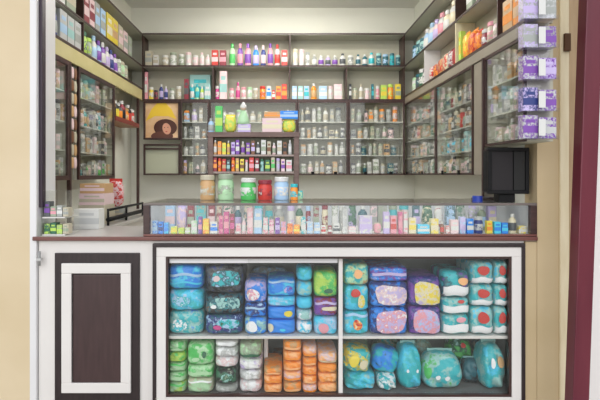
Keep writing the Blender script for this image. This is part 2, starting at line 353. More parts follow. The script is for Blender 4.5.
hx,hz = bd(165),gz(127.5,YB)
obj('hair_print', disc(hx,hz,.105,.078,YB+.0155), mat('ink_dark_brown',(.07,.02,.012),.4), pb)
obj('shoulder_print', disc(hx-.03,z0+.030,.10,.045,YB+.0145,cut=-.014), mat('ink_brown',(.13,.045,.03),.4), pb)
obj('face_print', disc(hx+.012,hz-.010,.038,.052,YB+.0135,ang=.25), mat('ink_skin',(.72,.36,.24),.4), pb)
obj('eye_print', BX((hx-.012,hx-.002,YB+.0125,YB+.013,hz-.002,hz+.003),(hx+.018,hx+.028,YB+.0125,YB+.013,hz-.0,hz+.005)), mat('ink_black',(.02,.01,.01),.4), pb)
obj('lips_print', disc(hx+.010,hz-.036,.010,.004,YB+.0125,.0005), mat('ink_red',(.5,.05,.05),.4), pb)
t = thing('picture_frame', 'pale empty framed board below the portrait picture', 'frame', (bd(161),YB+.08,CZ0))
obj('frame', bevel(ring(x0,x1,CZ0,gz(144,YB),.014,YB,YB+.03),.002), WOOD, t)
obj('cross_bar', BX((x0+.014,x1-.014,YB+.004,YB+.026,gz(149.5,YB),gz(148,YB))), WOOD, t)
obj('board', BX((x0+.012,x1-.012,YB+.026,YB+.034,CZ0+.012,gz(144.2,YB)-.012)), mat('pale_green_board',(.46,.48,.36),.4), t)

# ------------------------------------------------------------------ products
ORD = ['first','second','third','fourth','fifth','sixth','seventh','eighth','ninth','tenth','eleventh','twelfth','thirteenth','fourteenth','fifteenth','sixteenth','seventeenth','eighteenth','nineteenth','twentieth']
ORD += ['twenty-'+w for w in ORD[:9]]+['thirtieth']+['thirty-'+w for w in ORD[:9]]+['fortieth']+['forty-'+w for w in ORD[:9]]+['fiftieth']+['fifty-'+w for w in ORD[:9]]+['sixtieth']
CATS = {'carton':'box','bottle':'bottle','flask':'bottle','jar':'jar','tub':'tub','pouch':'pouch'}
NOUN = {'carton':'carton','bottle':'bottle','flask':'flat bottle','jar':'jar','tub':'tub','pouch':'pouch'}
def product(kind, x, y, z, rz, w, d, h, c1, c2, label, group, nm=None):
    z += .0004
    if kind == 'carton':
        bm = BX((-w/2,w/2,-d/2,d/2,0,h)); bevel(bm, min(.0015,w*.05), 1)
        zb = h*.25; box(bm,-w/2+.0002,w/2-.0002,-d/2-.0006,-d/2+.001,zb,zb+h*.3,1)
        box(bm,-w*.3,w*.3,-d/2-.0008,-d/2+.001,h*.68,h*.82,1)
        o = obj(nm or 'carton', bm, [pr(c1,c2,c1,80) if ((1.0<z<1.02 and int(x*997)%2) or y<-.15) else pm(c1),pm(c2)], None, world=False, loc=(x,y,z), rot=(0,0,rz))
        return tag(o,label,'box',group)
    t = thing(nm or NOUN[kind].replace(' ','_'), label, CATS[kind], (x,y,z), group, (0,0,rz))
    r = min(w,d*1.0)/2 if kind!='flask' else w/2
    if kind == 'bottle':
        prof = [(0,0),(r*.9,0),(r,h*.03),(r,h*.62),(r*.92,h*.70),(r*.45,h*.80),(r*.42,h*.84),(0,h*.84)]
        obj('body', lathe(prof,16), pm(c1), t, True, False)
        obj('cap', lathe([(0,h*.84),(r*.5,h*.84),(r*.52,h*.86),(r*.50,h*.99),(r*.4,h),(0,h)],14), pm('white' if c1!='white' else c2), t, False, False)
        obj('label_band', lathe([(r*1.01,h*.15),(r*1.03,h*.16),(r*1.03,h*.54),(r*1.01,h*.55)],16), pm(c2), t, True, False)
    elif kind == 'flask':
        ay = min(d,w*.6)/w
        prof = [(0,0),(r*.86,0),(r*.96,h*.03),(r,h*.35),(r*.9,h*.66),(r*.55,h*.78),(r*.34,h*.80),(0,h*.80)]
        obj('body', lathe(prof,18,1,ay), pm(c1), t, True, False)
        obj('cap', lathe([(0,h*.80),(r*.5,h*.80),(r*.5,h*.97),(r*.42,h),(0,h)],14,1,max(ay,.7)), pm(c2), t, False, False)
        obj('label_band', lathe([(r*.97,h*.12),(r*1.02,h*.13),(r*1.04,h*.35),(r*.985,h*.52),(r*.95,h*.53)],18,1,ay*1.02), pm(c2), t, True, False)
    elif kind in ('jar','tub'):
        k = .84 if kind=='jar' else 1
        obj('body', lathe([(0,0),(r*.92,0),(r,h*.04),(r,h*.68),(r*k,h*.78),(r*k,h*.80),(0,h*.80)],20), pm(c1,.2), t, True, False)
        obj('lid', lathe([(0,h*.80),(r*.95,h*.80),(r*.97,h*.82),(r*.97,h*.96),(r*.88,h),(0,h)],20), pm(c2), t, False, False)
        obj('label_band', lathe([(r*1.005,h*.2),(r*1.02,h*.21),(r*1.02,h*.56),(r*1.005,h*.57)],20), pr(c1,c2,'white',40), t, True, False)
    elif kind == 'pouch':
        bm = superbox(w/2,d/2,h/2*.92,3.2,6); bmesh.ops.translate(bm,verts=bm.verts,vec=(0,0,h/2*.92))
        obj('body', bm, pr(c1,c2,None,30), t, True, False)
        obj('top_seal', BX((-w*.42,w*.42,-.0012,.0012,h*.86,h)), pm(c1), t, False, False)
    return t
def superbox(a,b,c,n=4.0,k=8,wr=0,seed=0):
    bm = bmesh.new(); bmesh.ops.create_cube(bm,size=2)
    bmesh.ops.subdivide_edges(bm,edges=bm.edges[:],cuts=k,use_grid_fill=True)
    rd = random.Random(seed); ph=[rd.uniform(0,6) for _ in range(4)]
    for v in bm.verts:
        p=v.co; p=Vector([math.copysign(abs(q)**.8,q) for q in p]); l=(abs(p.x)**n+abs(p.y)**n+abs(p.z)**n)**(1/n); p=p/l
        s=1+wr*(math.sin(p.x*7+ph[0]+p.z*3)*.5+math.sin(p.z*9+p.x*5+ph[1])*.5)
        v.co=(p.x*a,p.y*b*s,p.z*c)
    return bm
def pack(label, group, px0, px1, py0, py1, Y, d, m, emb=(), sealc='white', rot=(0,0,0), n=6.0, seal='ends', wr=.05, name='wrapped_pack', seed=0, cat='pack', bands=(), zmin=-1, taper=0):
    """a soft plastic wrapped pack; px/py give the size of its front at depth Y; emb = round printed emblems (u,v,ru,rv,material); bands = (v0,v1,material)"""
    x0,x1 = gx(px0,Y),gx(px1,Y); z1,z0 = gz(py0,Y),max(gz(py1,Y),zmin)
    w,h = x1-x0, z1-z0; a,b,c = w/2*.998, d/2, h/2*.998
    t = thing(name, label, cat, ((x0+x1)/2, Y+b, (z0+z1)/2), group, rot)
    obj('wrapper', superbox(a,b,c,n,9,wr,seed), m, t, True, False)
    if taper:
        for v in t.children[0].data.vertices:
            q=max(0,v.co.z/c); v.co.x*=1-taper*q; v.co.y*=1-taper*.9*q
    if seal == 'ends':
        bm = bmesh.new()
        for s in (-1,1):
            for i in range(6):
                za=-c*.55+i*c*1.1/6; y0=.0015*(-1)**i
                box(bm, min(s*a*.93,s*a), max(s*a*.93,s*a), y0-.0008, y0+.0008, za, za+c*1.1/6)
        obj('end_seal', bm, pm(sealc), t, False, False)
    elif seal == 'top':
        bm = bmesh.new()
        for i in range(8):
            k_=1-taper; xa=(-a*.8+i*a*1.6/8)*k_; y0=.0015*(-1)**i; box(bm, xa, xa+a*1.6/8*k_, y0-.0008, y0+.0008, c*.93, c*1.08)
        obj('top_seal', bm, pm(sealc), t, False, False)
    def front(u,v,off=.003):
        q = 1-min(abs(u)**n+abs(v)**n,.97)
        tp=1-taper*max(0,v); return (u*a*tp, -b*(1+wr)*q**(1/n)*(1-taper*.9*max(0,v))-off, v*c)
    for (u,v,ru,rv,mm) in emb:
        bm = bmesh.new(); rings=[]
        for ri in range(4):
            rr=ri/3; N_=18; sq=lambda i:(1/(abs(math.cos(2*PI*i/N_))**4+abs(math.sin(2*PI*i/N_))**4)**.25 if ru>.55 else 1)*(1+.07*math.sin(2*PI*i/N_*2+seed)+.05*math.sin(2*PI*i/N_*3+seed*3))
            if ri==0: rings.append([bm.verts.new(front(u,v))])
            else: rings.append([bm.verts.new(front(max(-.94,min(.94,u+ru*rr*math.cos(2*PI*i/N_)*sq(i))), max(-.94,min(.94,v+rv*rr*math.sin(2*PI*i/N_)*sq(i))))) for i in range(N_)])
        for A,B_ in zip(rings,rings[1:]):
            for i in range(18):
                j=(i+1)%18
                if len(A)==1: bm.faces.new((A[0],B_[i],B_[j]))
                else: bm.faces.new((A[i],B_[i],B_[j],A[j]))
        obj('emblem', bm, mm, t, True, False)
    for (v0,v1,mm) in bands:
        bm = bmesh.new(); rows=[]
        for k in range(5):
            row=[]
            for i in range(13):
                u=-.9+1.8*i/12; wv=.08*math.sin(u*4+seed)
                v_=max(-.93,min(.93,v0+(v1-v0)*k/4+wv)); row.append(bm.verts.new(front(u,v_,.0022)))
            rows.append(row)
        for A,B_ in zip(rows,rows[1:]):
            for i in range(12): bm.faces.new((A[i],A[i+1],B_[i+1],B_[i]))
        obj('printed_band', bm, mm, t, True, False)
    return t

def row_back(items, place, z, Yf, side='left', depth=.09, group=None):
    """items: (px0, px1, py_top, kind, c1, c2) standing on a shelf parallel to the shop front"""
    items = sorted(items)
    for i,(p0,p1,pt,kind,c1,c2) in enumerate(items):
        w=(p1-p0)/sc(Yf)-.002; d=min(depth,max(w*.9,.03)); h=gz(pt,Yf)-z
        if kind in ('bottle','jar','tub'): d=w
        d=min(d,depth)
        lab='%s and %s %s, %s from left on %s' % (c1,c2,NOUN[kind],ORD[i],place)
        product(kind, gx((p0+p1)/2,Yf), Yf+d/2+.002, z, 0, w, d, h, c1, c2, lab, 'products on '+place)
def row_side(items, place, z, face, sgn, y0, depth=.1):
    """items (w, h, kind, c1, c2, gap) from the front to the back; sgn +1: shelf lies towards +X from its face"""
    y=y0
    for i,(w,h,kind,c1,c2,gap) in enumerate(items):
        y+=gap; d=min(depth,max(w*.8,.03))
        if kind in ('bottle','jar','tub'): d=min(w,depth)
        if kind=='flask': d=min(w*.55,depth)
        lab='%s and %s %s, %s from front on %s' % (c1,c2,NOUN[kind],ORD[i],place)
        product(kind, face+sgn*(.012+d/2), y+w/2, z, (-PI/2 if sgn>0 else PI/2), w-.003, d, h, c1, c2, lab, 'products on '+place)
        y+=w
    return y
R = random.Random(11)
def rand_items_side(total, pal, hr, wr, kinds, seed, gapr=(0,.006)):
    rd=random.Random(seed); out=[]; s=0
    while True:
        w=rd.uniform(*wr); g=rd.uniform(*gapr)
        if s+w+g>total: break
        c1=rd.choice(pal); c2=rd.choice([c for c in pal if c!=c1]); out.append((w,rd.uniform(*hr),rd.choice(kinds),c1,c2,g)); s+=w+g
    return out
def rand_items_back(p0, p1, pal, ytop, wr, kinds, seed, gap=(.2,1.5)):
    rd=random.Random(seed); out=[]; x=p0
    while True:
        w=rd.uniform(*wr)
        if x+w>p1: break
        c1=rd.choice(pal); c2=rd.choice([c for c in pal if c!=c1]); out.append((x,x+w,rd.uniform(*ytop),rd.choice(kinds),c1,c2)); x+=w+rd.uniform(*gap)
    return out

YI=YB+.012
# back wall, top row (shelf ZM)
top=[(145,152,51,'carton','beige','grey'),(153,158,55,'carton','white','beige'),(161,168,55,'jar','beige','white'),(169,176,52,'jar','white','sage'),(178,184,54,'jar','sage','white'),(185,191,52,'tub','white','pale pink'),(192,198,55,'tub','pale pink','white'),(199,204,52,'bottle','white','pale pink'),(205,210,54,'bottle','pale pink','white'),
 (211.5,218,50,'carton','red','pale pink'),(219.5,226,50,'carton','dark red','pink'),(229,235,43,'flask','pale green','green'),(237,243,43,'flask','purple','pink'),(244.5,251,43,'flask','pink','purple'),(252.5,259,45,'flask','blue','lilac'),(260.5,266,45,'flask','navy','pale pink'),(267.5,273,43,'flask','pink','purple'),(274.5,280,44,'flask','pale pink','red'),(281.5,287.5,50,'carton','red','pale pink'),
 (292.5,298,49,'jar','white','cream'),(299,304.5,49,'jar','white','pale pink'),(305.5,310,52,'jar','white','grey'),(312,317,54,'bottle','grey','white'),(318.5,324,55,'bottle','silver','purple'),(325.5,331,55,'bottle','lilac','dark grey'),(332.5,338,55,'bottle','grey','purple'),(340,346,53,'bottle','white','dark grey'),(348,354,55,'tub','grey','white'),(356,361,54,'bottle','white','dark teal'),(362.5,368,54,'bottle','dark teal','white'),(369,375,52,'bottle','white','teal'),(376.5,382,53,'tub','dark teal','pale teal'),(383,389,54,'tub','dark teal','pale blue'),(390,395,53,'tub','teal','dark teal'),(396,401,55,'tub','dark teal','pale teal')]
row_back(top,'top back shelf',ZM+TH,YI)
low=[(144.5,147.5,72,'carton','pink','white'),(148.5,153,87,'jar','yellow','white'),(153.5,157.5,90,'jar','dark red','black'),(158.5,163,84,'bottle','navy','lilac'),(163.5,167.5,86,'bottle','lilac','navy'),(169,174,88,'jar','white','sage'),(175.5,181,86,'tub','beige','white'),(184,188.5,79,'carton','dark red','dark grey'),(189.5,194,84,'flask','teal','white'),(194.5,199,84,'flask','pale green','teal'),(199.5,204,86,'flask','lime','white'),(204.5,210.5,84,'carton','pale teal','white'),
 (215,219,86,'jar','magenta','white'),(219.5,227,71,'carton','pale pink','pale teal'),(229,234,88,'jar','white','pink'),(235.5,240,82,'flask','pink','magenta'),(241,246,87,'jar','white','pink'),(247,252,87,'jar','white','pale green'),(253,258,88,'tub','beige','white'),(259.5,265.5,86,'jar','orange','red'),(266.5,271,86,'carton','white','blue'),(272,275,90,'carton','red','white'),(276,281,86,'carton','orange','red'),(281.5,287,84,'carton','red','orange'),
 (292,297,86,'carton','pale blue','white'),(298,303,86,'carton','pale teal','white'),(304,309,86,'carton','pale blue','teal'),(311,317,83,'bottle','orange','tan'),(319,327,86,'carton','pale blue','white'),(328.5,333,86,'jar','white','pale pink'),(334,342,84,'carton','pale pink','white'),
 (349,351.5,84,'carton','black','white'),(353,358,88,'tub','beige','sage'),(359,364,84,'bottle','white','beige'),(365,370,88,'jar','pale pink','white'),(371.5,374,84,'carton','dark teal','teal'),(376,380,86,'jar','pink','white'),(381,387,85,'carton','lime','yellow'),(388,394,84,'jar','orange','lime'),(395.5,401,84,'carton','yellow','sage')]
row_back(low,'lower back shelf',ZB-.008+TH,YI)
o=product('carton', gx(200,YI+.09), YI+.12, ZB-.008+TH, 0, .19, .05, .24,'pale teal','teal','large pale teal box standing behind the bottles on lower back shelf','products on lower back shelf')
# back wall cabinets
mut=['grey','sage','beige','white','silver','dark grey','silver','tan','beige','grey','pale pink','dark grey','sage']
YC=YB+.035; zrows=[CZ0+.008]+BS[::-1]; tops=[(159,165),(142,147),(126,130),(106.5,112)]
rn=['bottom','third','second','top']
for ci,(a,b,nm,pals) in enumerate(((183,206.5,'the narrow cabinet',mut+['lilac','pale blue']),(300.5,345.5,'left back cabinet',mut+['white','white','cream']),(351,401,'right back cabinet',mut+['dark teal','sage']))):
    for k in range(4):
        pal = pals+(['pale blue','orange'] if (k==3) else [])
        row_back(rand_items_back(a,b,pal,tops[k],(3.4,6.2),['carton','jar','bottle','tub'],100+ci*10+k,(.3,2.4)),'%s row of %s'%(rn[k],nm),zrows[k],YC,depth=.07)
# rack-hidden cabinet: only its top row shows above the rack
row_back(rand_items_back(213,294,mut+['pale green','tan'],(107,113),(4.5,7),['carton','jar','bottle'],140,(.5,2)),'top row behind wooden rack',zrows[3],YC,depth=.07)
# right wall cabinets
zR=[CZ0+.008,1.45,1.60,1.75]
for k in range(4):
    pal=mut+['dark green','tan'] + (['red','brown'] if k==2 else []) + (['pale teal','cyan'] if k==1 else []) + (['dark green','dark red','dark teal'] if k==3 else [])
    row_side(rand_items_side(.70,pal,(.08,.125),(.035,.07),['carton','jar','bottle','carton'],200+k),'%s row of right middle cabinet'%rn[k],zR[k],XR+.012,1,.515,.07)
    row_side(rand_items_side(.84,pal,(.08,.125),(.04,.08),['carton','jar','bottle'],210+k),'%s row of right corner cabinet'%rn[k],zR[k],XR+.012,1,1.25,.07)
for k,(z,nm) in enumerate(((1.463,'bottom'),(1.62,'middle'),(1.78,'top'))):
    row_side(rand_items_side(.44,mut+['lilac','white'] ,(.07,.12),(.03,.06),['carton','jar','bottle'],220+k),'%s row of right front cabinet'%nm,z,XR+.012,1,-.13,.07)
# left wall cabinets
zL=[1.278,1.45,1.62,1.80]
for k in range(4):
    row_side(rand_items_side(.30,mut+['dark green','tan'],(.08,.13),(.035,.06),['carton','jar','bottle'],230+k),'%s row of left front cabinet'%rn[k],zL[k],XL-.012,-1,.25,.07)
    row_side(rand_items_side(.66,mut+['green','teal','pale pink','tan'],(.08,.13),(.04,.07),['carton','jar','bottle','tub'],240+k),'%s row of left middle cabinet'%rn[k],zL[k],XL-.012,-1,.715,.07)
# small corner shelf (left)
row_side([(.07,.16,'bottle','brown','black',.01),(.07,.15,'bottle','black','yellow',.01),(.08,.14,'bottle','dark grey','orange',.01),(.07,.17,'bottle','dark red','black',.01),(.08,.12,'jar','orange','tan',.01),(.07,.16,'bottle','black','red',.01),(.07,.13,'jar','red','white',.01)],'left corner shelf',1.735,XL-.002,-1,1.42,.1)
# left open shelves
z=ZM+TH
row_side([(.09,.20,'carton','dark red','pale pink',.02),(.09,.19,'carton','pale pink','dark red',.01),(.09,.20,'carton','grey','pale blue',.01),(.10,.19,'carton','pale blue','grey',.02),(.12,.20,'carton','yellow','cream',.03),(.12,.20,'carton','yellow','tan',.01),(.11,.19,'carton','beige','pale pink',.02),(.11,.18,'carton','pale pink','grey',.02),(.1,.17,'carton','sage','grey',.02)],'upper left wall shelf',z,XL,-1,.80,.12)
z=ZLB+TH
row_side([(.08,.15,'jar','lime','dark green',.02),(.08,.13,'jar','sage','lime',.01),(.08,.17,'flask','white','pale blue',.01),(.08,.16,'flask','pale blue','purple',.01),(.08,.17,'flask','purple','white',.01),(.08,.16,'flask','white','lilac',.01),(.08,.16,'flask','lilac','navy',.01),(.08,.15,'flask','white','purple',.01),(.08,.13,'jar','sage','white',.02),(.08,.13,'jar','pale green','beige',.01),(.08,.12,'jar','beige','sage',.01)],'lower left wall shelf',z,XL,-1,.80,.10)
row_side([(.05,.17,'bottle','white','lilac',.015),(.05,.17,'bottle','pale blue','dark grey',.004),(.06,.17,'flask','navy','grey',.004),(.10,.175,'carton','silver','pale blue',.015),(.10,.17,'carton','silver','pale teal',.008),(.10,.17,'carton','silver','grey',.008)],'front left wall shelf',z,XL,-1,.255,.12)
row_side([(.10,.18,'carton','beige','grey',.03),(.12,.20,'carton','white','beige',.02),(.14,.17,'carton','sage','beige',.02)],'front left upper shelf',ZM+TH,XL,-1,.255,.12)
# right open shelves
z=ZRB+TH
row_side([(.10,.17,'carton','orange','tan',.02),(.11,.16,'carton','tan','orange',.01)],'front right lower shelf',z,XR,1,-.13,.11)
row_side([(.07,.11,'jar','pale pink','beige',.03),(.07,.12,'jar','beige','pink',.01),(.07,.10,'jar','dark red','white',.01),(.08,.13,'pouch','red','orange',.02),(.10,.16,'pouch','orange','red',.01),(.08,.17,'pouch','orange','yellow',.01),(.04,.19,'carton','lime','yellow',.01)],'right shelf of orange pouches',z,XR,1,.16,.11)
row_side([(.09,.13,'pouch','red','dark red',.01),(.09,.14,'pouch','dark red','white',.01),(.10,.14,'pouch','cream','red',.01),(.11,.13,'pouch','red','tan',.01),(.10,.11,'pouch','dark red','orange',.01),(.10,.12,'pouch','red','white',.01)],'right shelf of red pouches',z,XR,1,.82,.11)
row_side([(.09,.13,'jar','white','dark grey',.02),(.09,.15,'jar','dark green','white',.02),(.09,.13,'jar','dark grey','dark teal',.02),(.09,.12,'tub','white','pale green',.02)],'right shelf near back corner',z,XR,1,1.55,.10)
z=ZM+TH
row_side([(.10,.17,'carton','pink','magenta',.04),(.10,.16,'carton','magenta','white',.01),(.10,.18,'carton','dark red','pink',.01),(.12,.17,'flask','lilac','pink',.02),(.12,.16,'flask','dark red','white',.02),(.10,.17,'carton','sage','white',.02)],'front right upper shelf',z,XR,1,-.13,.11)
row_side([(.11,.17,'flask','white','cream',.07),(.10,.15,'flask','cream','white',.03),(.11,.17,'flask','white','pink',.02),(.10,.16,'flask','pale pink','lilac',.02),(.11,.17,'flask','white','pale blue',.02),(.11,.16,'flask','pale blue','white',.02),(.10,.12,'jar','pale teal','dark teal',.02),(.10,.13,'jar','dark teal','pale teal',.02),(.10,.12,'jar','pale blue','dark teal',.02)],'upper right wall shelf',z,XR,1,.81,.10)

# ------------------------------------------------------------------ purple pack rack at the end of the right shelving
t = thing('hanging_display_rack', 'clear hanging rack of purple packs at the right shelf end', 'rack', (gx(537,-.19),-.20,1.46))
rx0,rx1 = gx(519.5,-.19), gx(553.5,-.19)
obj('backboard', BX((rx0,rx1,-.158,-.152,1.46,2.40)), ACRYL, t)
trz=[gz(y,-.2) for y in (139,111.5,80,48.5,20)]
for z in trz:
    s=obj('tray', BX((rx0,rx1,-.235,-.160,z-.003,z)), ACRYL, t); obj('tray_lip', BX((rx0,rx1,-.2385,-.2355,z-.003,z+.012)), ACRYL, s)
rr=['bottom','second lowest','middle','second highest','top']
for k,z in enumerate(trz):
    a=rx0+.036; bq=rx0+.112
    product('carton',a,-.195,z,0,.066,.05,.105,('silver','lilac','silver','lilac','grey')[k],('purple','navy','purple','grey','lilac')[k],'pale printed carton at left of the %s tray of hanging rack'%rr[k],'packs in the hanging rack')
    product('carton',bq,-.195,z,0,.078,.05,.095,('purple','silver','purple','grey','silver')[k],('silver','purple','lilac','purple','grey')[k],'purple printed carton at right of the %s tray of hanging rack'%rr[k],'packs in the hanging rack')
    obj('hang_tag', BX((rx0+.062,rx0+.092,-.2425,-.2395,z+.012,z+.085)), pm('white'), t, label='white hang tag on tray %s'%rr[k])

# ------------------------------------------------------------------ monitor and things on the counter, right
t = thing('monitor', 'black monitor standing on the right end of the counter', 'monitor', (gx(509,.05),.12,CTZ))
x0,x1,z0,z1=gx(488.5,.03),gx(529.5,.03),gz(194,.03),gz(147.5,.03)
obj('casing', bevel(ring(x0,x1,z0,z1,.018,.03,.06),.003), BLK, t)
obj('back_shell', bevel(BX((x0+.004,x1-.004,.061,.12,z0+.004,z1-.004)),.01), BLK, t)
obj('screen', BX((x0+.018,x1-.075,.045,.0605,z0+.018,z1-.018)), mat('grey_screen',(.020,.017,.019),.5,0,.3), t)
obj('side_panel', bevel(BX((x1-.074,x1-.0185,.036,.0605,z0+.018,z1-.018)),.002), mat('matt_black',(.006,.006,.006),.6), t)
obj('stand', bevel(BX(((x0+x1)/2-.04,(x0+x1)/2+.04,.05,.12,CTZ,z0-.0005)),.003), BLK, t)
t = thing('keyboard', 'flat dark keyboard lying on counter under the monitor', 'keyboard', (gx(506,.0),.02,CTZ))
kx0,kx1=gx(484,.02),gx(486,.02)
t2=obj('base', bevel(BX((gx(478,.2),gx(508,.2),.19,.30,CTZ,CTZ+.014)),.003), mat('brown_black',(.05,.035,.03),.5), t)
bm=bmesh.new()
for i in range(9):
    for j in range(4):
        xa=gx(478,.2)+.006+i*.0172; ya=.197+j*.024; box(bm,xa,xa+.014,ya,ya+.019,CTZ+.0145,CTZ+.019)
obj('keys', bm, mat('dark_key',(.09,.08,.08),.5), t)
t = thing('tape_roll', 'blue roll of tape on the counter left of monitor', 'tape', (gx(477.5,.12),.12,CTZ))
obj('roll', lathe([(.013,0),(.025,0),(.025,.03),(.013,.03),(.013,0)],24), mat('blue_tape',(.02,.05,.35),.3), t, False, False)
obj('core', lathe([(.011,0),(.0128,0),(.0128,.03),(.011,.03),(.011,0)],24), mat('card',(.4,.3,.2),.7), t, False, False)

# ------------------------------------------------------------------ wooden rack standing on the case, with products and jars
Yr=.36
rw0,rw1=gx(208,Yr),gx(299,Yr)
t = thing('wooden_rack', 'small brown wooden rack of little boxes on the counter', 'rack', ((rw0+rw1)/2,.41,CTZ))
RW=noisy('weathered_brown_wood',(.12,.07,.06),(.20,.13,.11),6,.5,4,0,(1,1,10))
rt=gz(132,Yr); s1=gz(154.5,Yr); s2=gz(171.5,Yr)
for x in (rw0,rw1-.028): obj('side_panel', bevel(BX((x,x+.028,Yr,Yr+.11,CTZ,rt-.0285)),.002), RW, t)
obj('top_board', bevel(BX((rw0-.004,rw1+.004,Yr-.002,Yr+.115,rt-.028,rt)),.002), RW, t)
for z in (s1,s2): obj('shelf', BX((rw0+.029,rw1-.029,Yr+.002,Yr+.104,z-.01,z)), mat('grey_pink_shelf',(.36,.28,.25),.5), t)
obj('back_board', BX((rw0+.029,rw1-.029,Yr+.105,Yr+.110,s2-.01,rt-.0285)), mat('sage_board',(.36,.36,.26),.5), t)
r1=[(213,217,'tan','white'),(217.5,221.5,'orange','tan'),(222,226,'yellow','lime'),(226.5,230,'yellow','tan'),(231,235,'lilac','purple'),(235.5,239.5,'purple','white'),(240.5,245,'beige','purple'),(246,250,'purple','beige'),(251,255,'brown','lilac'),(256,260,'dark grey','white'),(261,266,'white','sage'),(267,271,'beige','brown'),(272,276,'pale pink','sage'),(277,282,'white','beige'),(283,287,'brown','black'),(288,292,'silver','white')]
row_back([(a,b,140+(i*7%5)*.7,'carton' if i%3 else 'bottle',c,e_) for i,(a,b,c,e_) in enumerate(r1)],'rack upper shelf',s1,Yr+.008,depth=.06)
r2=[(213,217,'dark red','orange'),(217.5,221.5,'orange','red'),(222,226,'red','tan'),(226.5,230,'dark grey','pale teal'),(231,235,'orange','red'),(235.5,239,'tan','yellow'),(240,244,'yellow','brown'),(245,248,'white','pink'),(249,254,'red','pink'),(255,259,'dark red','white'),(260,264,'pale teal','dark green'),(265,270,'dark green','lime'),(271,275,'beige','green'),(276,280,'silver','lilac'),(281,285,'pale pink','purple'),(286,292,'white','pink')]
row_back([(a,b,157.5+(i*5%4)*.8,'carton' if i%3!=1 else 'jar',c,e_) for i,(a,b,c,e_) in enumerate(r2)],'rack middle shelf',s2,Yr+.008,depth=.06)
# jars on the counter in front of the rack
jr=[(199,214,175,'tan','beige'),(217,233,174,'pale green','sage'),(240,256,178,'green','white'),(257.5,272,180,'red','dark red'),(274,289,177,'pale blue','white'),(290.5,298,184,'orange','teal')]
words=['tan jar with beige lid at left end of the jar row','pale green jar with sage lid, second in the jar row','bright green jar with white lid in middle of jar row','red jar with dark red lid in front of wooden rack','pale blue jar with white lid right of the red jar','small orange jar with teal lid at right end of jars']
for (a,b,c,c1,c2),lb in zip(jr,words):
    Yj=.255; w=(b-a)/sc(Yj); product('jar', gx((a+b)/2,Yj), Yj+w/2, CTZ, 0, w, w, gz(c,Yj)-CTZ, c1, c2, lb, 'jars on the counter')
product('pouch', gx(296,.30)+.02, .32, CTZ, 0,.04,.025,.05,'teal','pale green','little teal pouch at the foot of the wooden rack','pouches by the rack')
# things on top of the rack
zt=rt
Yt=Yr+.01
row_back([(207.5,214,118,'flask','pale blue','grey'),(215,222.5,106,'carton','green','lime'),(224,236,114,'pouch','yellow','lime'),(262,282,118,'carton','pale pink','cream')],'top of the wooden rack',zt,Yt,depth=.07)
product('carton', gx(244,Yt), Yt+.035, zt, 0, .072,.06,.045,'lilac','white','low lilac box under the white doll on the rack','boxes on the rack top')
t = thing('doll', 'small white and pale green doll on a lilac box', 'doll', (gx(243,Yt),Yt+.035,zt+.0458))
obj('dress', lathe([(0,0),(.036,0),(.034,.02),(.022,.055),(.013,.078),(0,.08)],20), pm('pale green'), t, True, False)
obj('head', lathe([(0,.078),(.010,.081),(.0165,.093),(.015,.105),(.008,.112),(0,.114)],18), mat('doll_skin',(.75,.58,.45),.5), t, True, False)
obj('bonnet', lathe([(.0175,.094),(.0185,.104),(.013,.114),(.005,.126),(0,.128)],18), pm('white'), t, True, False)
product('pouch', gx(289,Yt), Yt+.035, zt, 0,.075,.05,.075,'yellow','lime','yellow pouch at the right end of the rack top','pouches on the rack top')
t2=product('carton', gx(272,Yt), Yt+.035, zt+.0805, .05,.09,.05,.035,'tan','orange','flat tan box lying on the pink box on the rack','boxes on the rack top')
t2=product('carton', gx(289,Yt), Yt+.037, zt+.0755, 0,.10,.05,.045,'blue','pale blue','bright blue box on the yellow pouch on the rack','boxes on the rack top')

